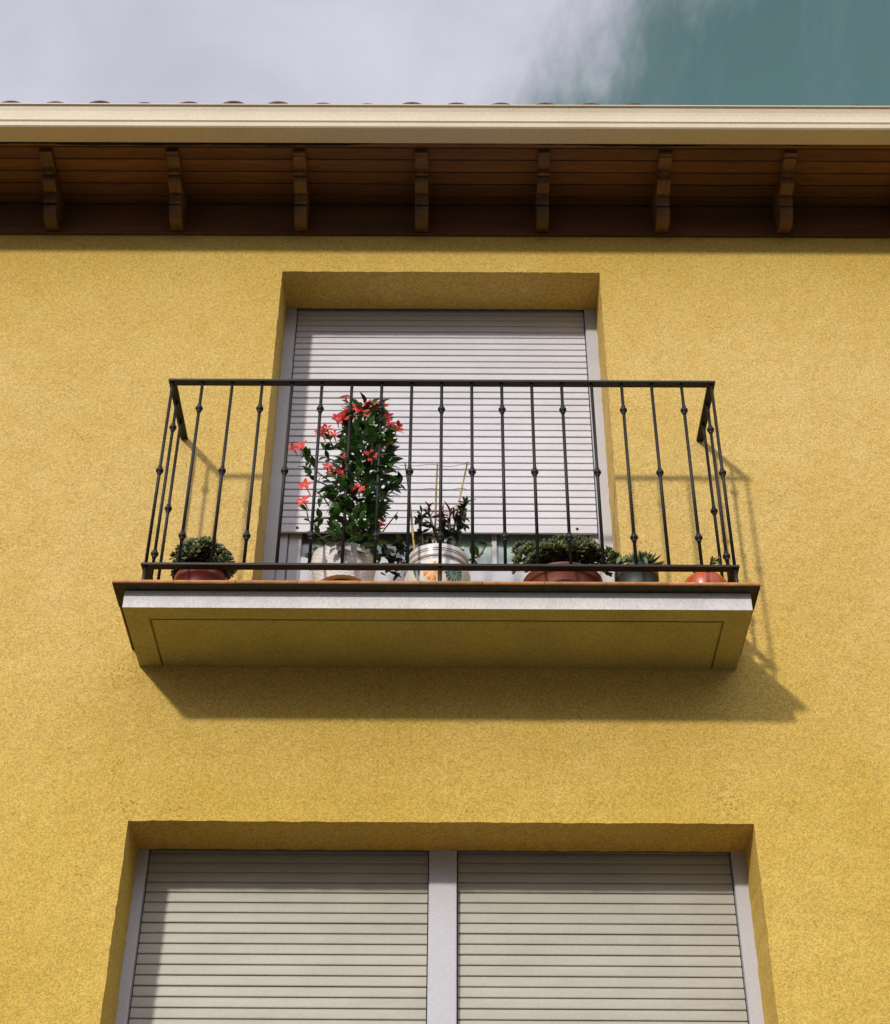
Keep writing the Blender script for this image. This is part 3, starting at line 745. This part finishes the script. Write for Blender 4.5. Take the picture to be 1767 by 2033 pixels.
# generic pot with soil
def pot(parent, c, prof, material, soilz, soilr, n=56, name='pot'):
    q = MB(); q.lathe(prof, (c[0], c[1], TOPZ), n); o = q.build(name, material, parent)
    q = MB(); q.lathe([(soilr, 0), (soilr*.5, .004), (.0001, .006)], (c[0], c[1], TOPZ+soilz), 32); q.build('soil', M_SOIL, parent)
    return o
def rosette(mb, c, axis, R, nl, L, Wd, r, mis=(0, 1), wts=(3, 1), thick=.30):
    """a succulent rosette of plump leaves"""
    n = Vector(axis).normalized(); a = n.orthogonal().normalized(); b = n.cross(a); c = Vector(c)
    for k in range(nl):
        t = k*2.39996+r.uniform(-.15, .15); u = (k+.5)/nl; el = (1-u)*1.25+.05
        d = (a*math.cos(t)+b*math.sin(t))*math.cos(el)+n*math.sin(el)
        l_ = L*(.55+.45*u)*r.uniform(.85, 1.12); w = Wd*(.7+.3*u)
        base = c+(a*math.cos(t)+b*math.sin(t))*(.15*R*u)-n*(.12*L*u)
        side = d.cross(n).normalized(); topn = side.cross(d)
        rings = [(0, .35), (.35, .72), (.68, 1.0), (.88, .72), (1.0, .08)]; vs = []
        for (s_, wd) in rings:
            p = base+d*(l_*s_)+topn*(.16*l_*s_*s_); hw = w*wd/2; th = hw*thick*2
            vs += [p-side*hw, p+topn*th*.35, p+side*hw, p-topn*th]
        fs = []
        for i in range(len(rings)-1):
            for j in range(4): fs.append((i*4+j, i*4+(j+1) % 4, i*4+4+(j+1) % 4, i*4+4+j))
        fs.append((len(vs)-4, len(vs)-3, len(vs)-2, len(vs)-1))
        mb.add(vs, fs, r.choices(mis, wts)[0], True)

# 2: ceramic pot with canes
c2 = (-.010, -.178)
p2 = empty('ceramic_potted_plant', (c2[0], c2[1], TOPZ)); tag(p2, 'red and green plant with three bamboo canes in a striped painted ceramic pot', 'potted plant')
prof2 = [(.0001, 0), (.080, 0), (.084, .006), (.100, .06), (.118, .12), (.1255, .165), (.1255, .185), (.121, .203), (.113, .212), (.1085, .215), (.1085, .220), (.1135, .224), (.1145, .228), (.1150, .262), (.1165, .270), (.1150, .276), (.108, .276), (.104, .268), (.103, .245), (.103, .235)]
cp = pot(p2, c2, prof2, M_CER, .240, .103, 72)
q = MB()
def rad_at(z):
    for (ra, za), (rb, zb) in zip(prof2, prof2[1:]):
        if za <= z <= zb and zb > za: return ra+(rb-ra)*(z-za)/(zb-za)
    return .1
for z0, z1 in ((.2445, .248), (.2535, .257), (.2215, .2270), (.2075, .2115)):
    q.lathe([(rad_at(z0)+.0007, z0), (rad_at(z1)+.0007, z1)], (c2[0], c2[1], TOPZ), 72)
q.build('glaze_band', M_LINE, cp)
def petals(zc, tc, cols, nm, R=.036, npet=16):
    q = MB(); rq = random.Random(1)
    def P(u, v, o=.0009):
        z = zc+v; r_ = rad_at(z)+o; t = tc+u/.122; return (c2[0]+r_*math.cos(t), c2[1]+r_*math.sin(t), TOPZ+z)
    for k in range(npet):
        a = 2*PI*k/npet; ca, sa = math.cos(a), math.sin(a); rings = [(.25, .10), (.5, .45), (.75, .75), (.9, .8), (1.0, .35)]
        vs = []
        for s_, w in rings:
            w *= R*.16
            for e_ in (-1, 1): vs.append(P(ca*R*s_-sa*w*e_, sa*R*s_+ca*w*e_))
        q.add(vs, [(i*2, i*2+1, i*2+3, i*2+2) for i in range(4)], k % 2 if len(cols) > 1 else 0)
    q.add([P(0, 0, .0012)]+[P(R*.25*math.cos(2*PI*k/12), R*.25*math.sin(2*PI*k/12), .0012) for k in range(12)], [(0, k+1, (k+1) % 12+1) for k in range(12)], len(cols)-1)
    q.build(nm, cols, cp)
petals(.146, -PI/2-.13, [M_ORG, M_YEL], 'painted_rosette', .040, 18)
petals(.146, -PI/2+.52, [M_GRNG], 'painted_rosette', .038, 15)
q = MB()
for (t0_, sgn) in ((-PI/2-.60, 1), (-PI/2-.72, -1)):
    vs = []
    for i in range(7):
        s_ = i/6; w = .0055*math.sin(PI*s_)+.0003; z = .13+.07*s_; t = t0_+sgn*.06*s_
        for e_ in (-1, 1): r_ = rad_at(z)+.0008; vs.append((c2[0]+r_*math.cos(t+e_*w/.12), c2[1]+r_*math.sin(t+e_*w/.12), TOPZ+z))
    q.add(vs, [(i*2, i*2+1, i*2+3, i*2+2) for i in range(6)])
q.build('painted_leaf', M_GRNG, cp)
canes = [((-.088, -.165, .262), (-.145, -.15, .795)), ((-.029, -.150, .262), (-.015, -.135, .806)), ((.022, -.17, .262), (.103, -.15, .805))]
rc = random.Random(4)
for (a, b) in canes:
    q = MB(); pts = []; rr = []
    A, B = Vector(a), Vector(b)
    for k in range(29):
        t = k/28; P = A.lerp(B, t)+Vector((math.sin(t*7+a[0]*40)*.0015, 0, 0)); pts.append(P); rr.append((.0048-.0018*t)*(1.18 if k % 5 == 0 else 1))
    q.tube(pts, rr, 8); q.build('cane', M_CANE, p2)
for z, x0, x1 in ((.783, -.168, .120), (.660, -.153, .100)):
    q = MB(); q.tube([(x0+(x1-x0)*k/12, -.155+.006*math.sin(k), z+.0025*math.sin(k*1.3)) for k in range(13)], .0011, 6); q.build('wire', M_WIRE, p2)
R2 = random.Random(8); f2 = MB(); s2_ = MB()
stems2 = [[(-.04, -.17, .27), (-.065, -.17, .36), (-.078, -.18, .45), (-.075, -.185, .52)], [(.0, -.18, .27), (-.012, -.19, .38), (-.040, -.2, .48), (-.048, -.2, .525)],
          [(.02, -.17, .27), (.055, -.17, .38), (.078, -.18, .48), (.098, -.18, .575)], [(.0, -.18, .27), (.012, -.2, .40), (.008, -.21, .50)], [(.01, -.18, .27), (.03, -.2, .40), (.036, -.21, .51)],
          [(-.05, -.16, .27), (-.10, -.13, .34), (-.15, -.12, .42)], [(.05, -.16, .27), (.10, -.13, .33), (.15, -.12, .36), (.185, -.13, .42)]]
for i, sp_ in enumerate(stems2):
    s2_.tube(sp_, [.004]*(len(sp_)-1)+[.002], 6)
    for k in range((38, 20, 62, 22, 24, 18, 8)[i]):
        t = R2.uniform(.35 if i < 5 else .5, 1)*(len(sp_)-1); j = min(int(t), len(sp_)-2); P = Vector(sp_[j]).lerp(Vector(sp_[j+1]), t-j)
        tip = i in (1, 3, 4) and t > (len(sp_)-1)*.72
        d = unit(R2)+Vector((0, -.2, .35)); L = R2.uniform(.032, .052)
        f2.leaf(P, d, Vector((0, -.3, 1))+unit(R2)*.5, L, L*(.28 if tip else .42), curl=R2.uniform(-.1, .3), mi=2 if tip else (1 if R2.random() < .12 else 0), shape=(.1, .7, 1, .75, 0))
for (x, z, n_) in ((-.046, .535, 10), (.004, .505, 9), (.036, .515, 10), (.012, .478, 7), (.048, .492, 7)):
    for k in range(n_):
        d = unit(R2); d.y -= .2; d.z += .3; L = R2.uniform(.034, .052); f2.leaf((x, -.205, z), d, (0, -.4, 1), L, L*.24, curl=.15, mi=2, shape=(.5, 1, .8, .5, 0))
for k in range(46):
    f2.leaf((R2.uniform(-.16, .0), R2.uniform(-.09, -.03), R2.uniform(.31, .42)), unit(R2), unit(R2), .05, .022, curl=.2, mi=0)
for k in range(26):
    t = R2.uniform(0, 2*PI); f2.leaf((c2[0]+.06*math.cos(t), c2[1]+.05*math.sin(t), .29+R2.uniform(0, .06)), (math.cos(t), math.sin(t), .5), unit(R2), .045, .02, curl=.2, mi=0)
f2.build('foliage', [M_LEAFD, M_LEAF, M_REDL], p2); s2_.build('stems', M_STEM, p2)

# 3: succulent in red pot at the left end
c3 = (-.898, -.20)
p3 = empty('potted_succulent', (c3[0], c3[1], TOPZ)); tag(p3, 'dark bushy succulent in a red glazed pot at the left end of the balcony', 'potted plant')
pot(p3, c3, [(.0001, 0), (.070, 0), (.074, .005), (.090, .10), (.0925, .135), (.099, .138), (.101, .143), (.101, .162), (.098, .167), (.092, .167), (.090, .157), (.089, .14)], M_REDPOT, .150, .089)
R3 = random.Random(31); f3 = MB()
for k in range(66):
    t = R3.uniform(0, 2*PI); u = R3.random()**.6; r = .100*u
    z = TOPZ+.150+.205*math.sqrt(max(0, 1-u*u*.85))*R3.uniform(.72, 1.0)-.02
    x, y = c3[0]+r*math.cos(t), c3[1]-.02+r*.85*math.sin(t)
    rosette(f3, (x, y, z), (math.cos(t)*u*1.2, math.sin(t)*u*1.2-.25, 1-.5*u), .03, 14, .042, .021, R3, (0, 1, 2), (5, 1.2, 2.2))
for (x, y, z) in ((-1.005, -.22, .285), (-1.0, -.20, .262), (-.985, -.24, .30), (-.985, -.19, .33), (-.79, -.22, .22), (-.785, -.2, .245), (-.80, -.2, .28), (-.81, -.19, .31)):
    rosette(f3, (x, y, z), (-.8 if x < -.9 else .8, -.3, .6), .03, 13, .030, .013, R3, (0, 1, 2), (5, 1, 2))
f3.build('foliage', [M_SUCC, M_SUCC2, M_LEAFD], p3)
s3 = MB()
for k in range(7):
    t = k*.9; s3.tube([(c3[0], c3[1], TOPZ+.17), (c3[0]+.05*math.cos(t), c3[1]+.04*math.sin(t), TOPZ+.25)], .005, 6)
s3.build('stems', M_STEM, p3)

# 4: large jade-like succulent in wide clay bowl
c4 = (.462, -.165)
p4 = empty('succulent_bowl', (c4[0], c4[1], TOPZ)); tag(p4, 'widest succulent mound spilling over a broad clay bowl before the door', 'potted plant')
pot(p4, c4, [(.0001, 0), (.10, 0), (.105, .006), (.125, .05), (.136, .11), (.141, .140), (.143, .143), (.148, .145), (.1495, .150), (.1495, .165), (.152, .170), (.152, .176), (.147, .179), (.138, .177), (.135, .165), (.134, .155)], M_CLAY, .155, .134, 72)
R4 = random.Random(44); f4 = MB()
for k in range(88):
    t = R4.uniform(0, 2*PI); u = R4.random()**.55; r = .150*u
    x, y = c4[0]+.02+r*math.cos(t), c4[1]-.035+r*.62*math.sin(t)
    z = TOPZ+.20+.165*math.sqrt(max(0, 1-u*u*.9))*R4.uniform(.75, 1.0)-.01
    rosette(f4, (x, y, z), (math.cos(t)*u*1.1, math.sin(t)*u-.3, 1-.45*u), .03, 15, .044, .020, R4, (0, 1, 2), (5, 1.6, 1.6) if z > .33 else (5, .6, 3))
for k in range(15):       # left clump of round leaves
    rosette(f4, (R4.uniform(.29, .345), R4.uniform(-.25, -.18), R4.uniform(.265, .345)), (-.5, -.4, .8), .03, 12, .026, .016, R4, (0, 1), (3, 1), .45)
for k in range(18):       # right trailing clump
    x = R4.uniform(.60, .68); rosette(f4, (x, R4.uniform(-.24, -.17), R4.uniform(.235, .345-(x-.6)*.9)), (.6, -.4, .8), .03, 14, .028, .011, R4, (0, 2, 1), (3, 2, .6))
for k in range(7):        # long pale lower leaves
    x = .355+.018*k; f4.leaf((x+.03, -.285, .270+.004*(k % 3)), (-1, -.6, -.12), (0, -.3, 1), .06, .014, curl=.1, mi=1)
for k in range(6):
    rosette(f4, (.285+R4.uniform(-.01, .02), -.25, .20+.02*k), (-.8, -.3, .3), .03, 9, .022, .012, R4, (0, 1), (3, 1), .45)
f4.build('foliage', [M_SUCC, M_SUCC2, M_LEAFD], p4)
s3 = MB()
for k in range(9):
    t = k*.7; s3.tube([(c4[0], c4[1], TOPZ+.17), (c4[0]+.08*math.cos(t), c4[1]+.06*math.sin(t), TOPZ+.26)], .006, 6)
s3.build('stems', M_STEM, p4)

# 5: rosette in dark grey pot
c5 = (.738, -.205)
p5 = empty('rosette_succulent', (c5[0], c5[1], TOPZ)); tag(p5, 'flat fan shaped succulent rosette in a small dark grey pot', 'potted plant')
pot(p5, c5, [(.0001, 0), (.058, 0), (.061, .005), (.074, .12), (.077, .16), (.082, .163), (.083, .17), (.083, .196), (.080, .200), (.074, .199), (.071, .185), (.070, .17)], M_GREY, .175, .070)
R5 = random.Random(55); f5 = MB()
rosette(f5, (.765, -.215, .262), (.12, -.45, 1), .05, 46, .078, .016, R5, (0, 1, 2), (4, 2.5, 1), .5)
for (x, z) in ((.69, .262), (.672, .255), (.705, .268), (.655, .25)): rosette(f5, (x, -.22, z), (-.3, -.4, 1), .03, 18, .036, .012, R5, (0, 1), (4, 1.5))
for (dx, dz) in ((-.045, -.045), (.02, -.06), (-.01, -.035), (-.065, -.06)): f5.leaf((.74+dx, -.285, .245), (dx*6, -.5, dz*14), (0, -1, .3), .055, .013, curl=.2, mi=0)
f5.build('foliage', [mat('grey_green_leaf', (.10, .15, .06), .45, var=.45, vscale=25), M_SUCC2, M_LEAFD], p5)

# 6: small orange pot with a sprig
c6 = (.990, -.205)
p6 = empty('orange_potted_sprig', (c6[0], c6[1], TOPZ)); tag(p6, 'bright orange glazed pot with a tiny sprig, rightmost on the balcony', 'potted plant')
pot(p6, c6, [(.0001, 0), (.055, 0), (.059, .005), (.078, .06), (.086, .10), (.087, .125), (.084, .145), (.075, .161), (.066, .169), (.061, .171), (.057, .167), (.057, .155)], M_ORPOT, .155, .057)
R6 = random.Random(66); f6 = MB()
for k in range(22):
    f6.leaf((1.035+R6.uniform(-.02, .02), -.225+R6.uniform(-.01, .01), .225+R6.uniform(0, .04)), unit(R6)+Vector((.2, -.2, .5)), unit(R6), .030, .011, mi=R6.choice((0, 0, 1)), curl=.2)
for k in range(14):
    t = R6.uniform(0, 6.3); f6.leaf((.99+.03*math.cos(t), -.205+.03*math.sin(t), .20), (math.cos(t), math.sin(t), .8), unit(R6), .032, .012, curl=.2)
f6.tube([(.99, -.205, .195), (1.015, -.215, .22), (1.035, -.225, .262)], .002, 5, mi=2)
f6.build('foliage', [M_SUCC, M_SUCC2, M_STEM], p6)
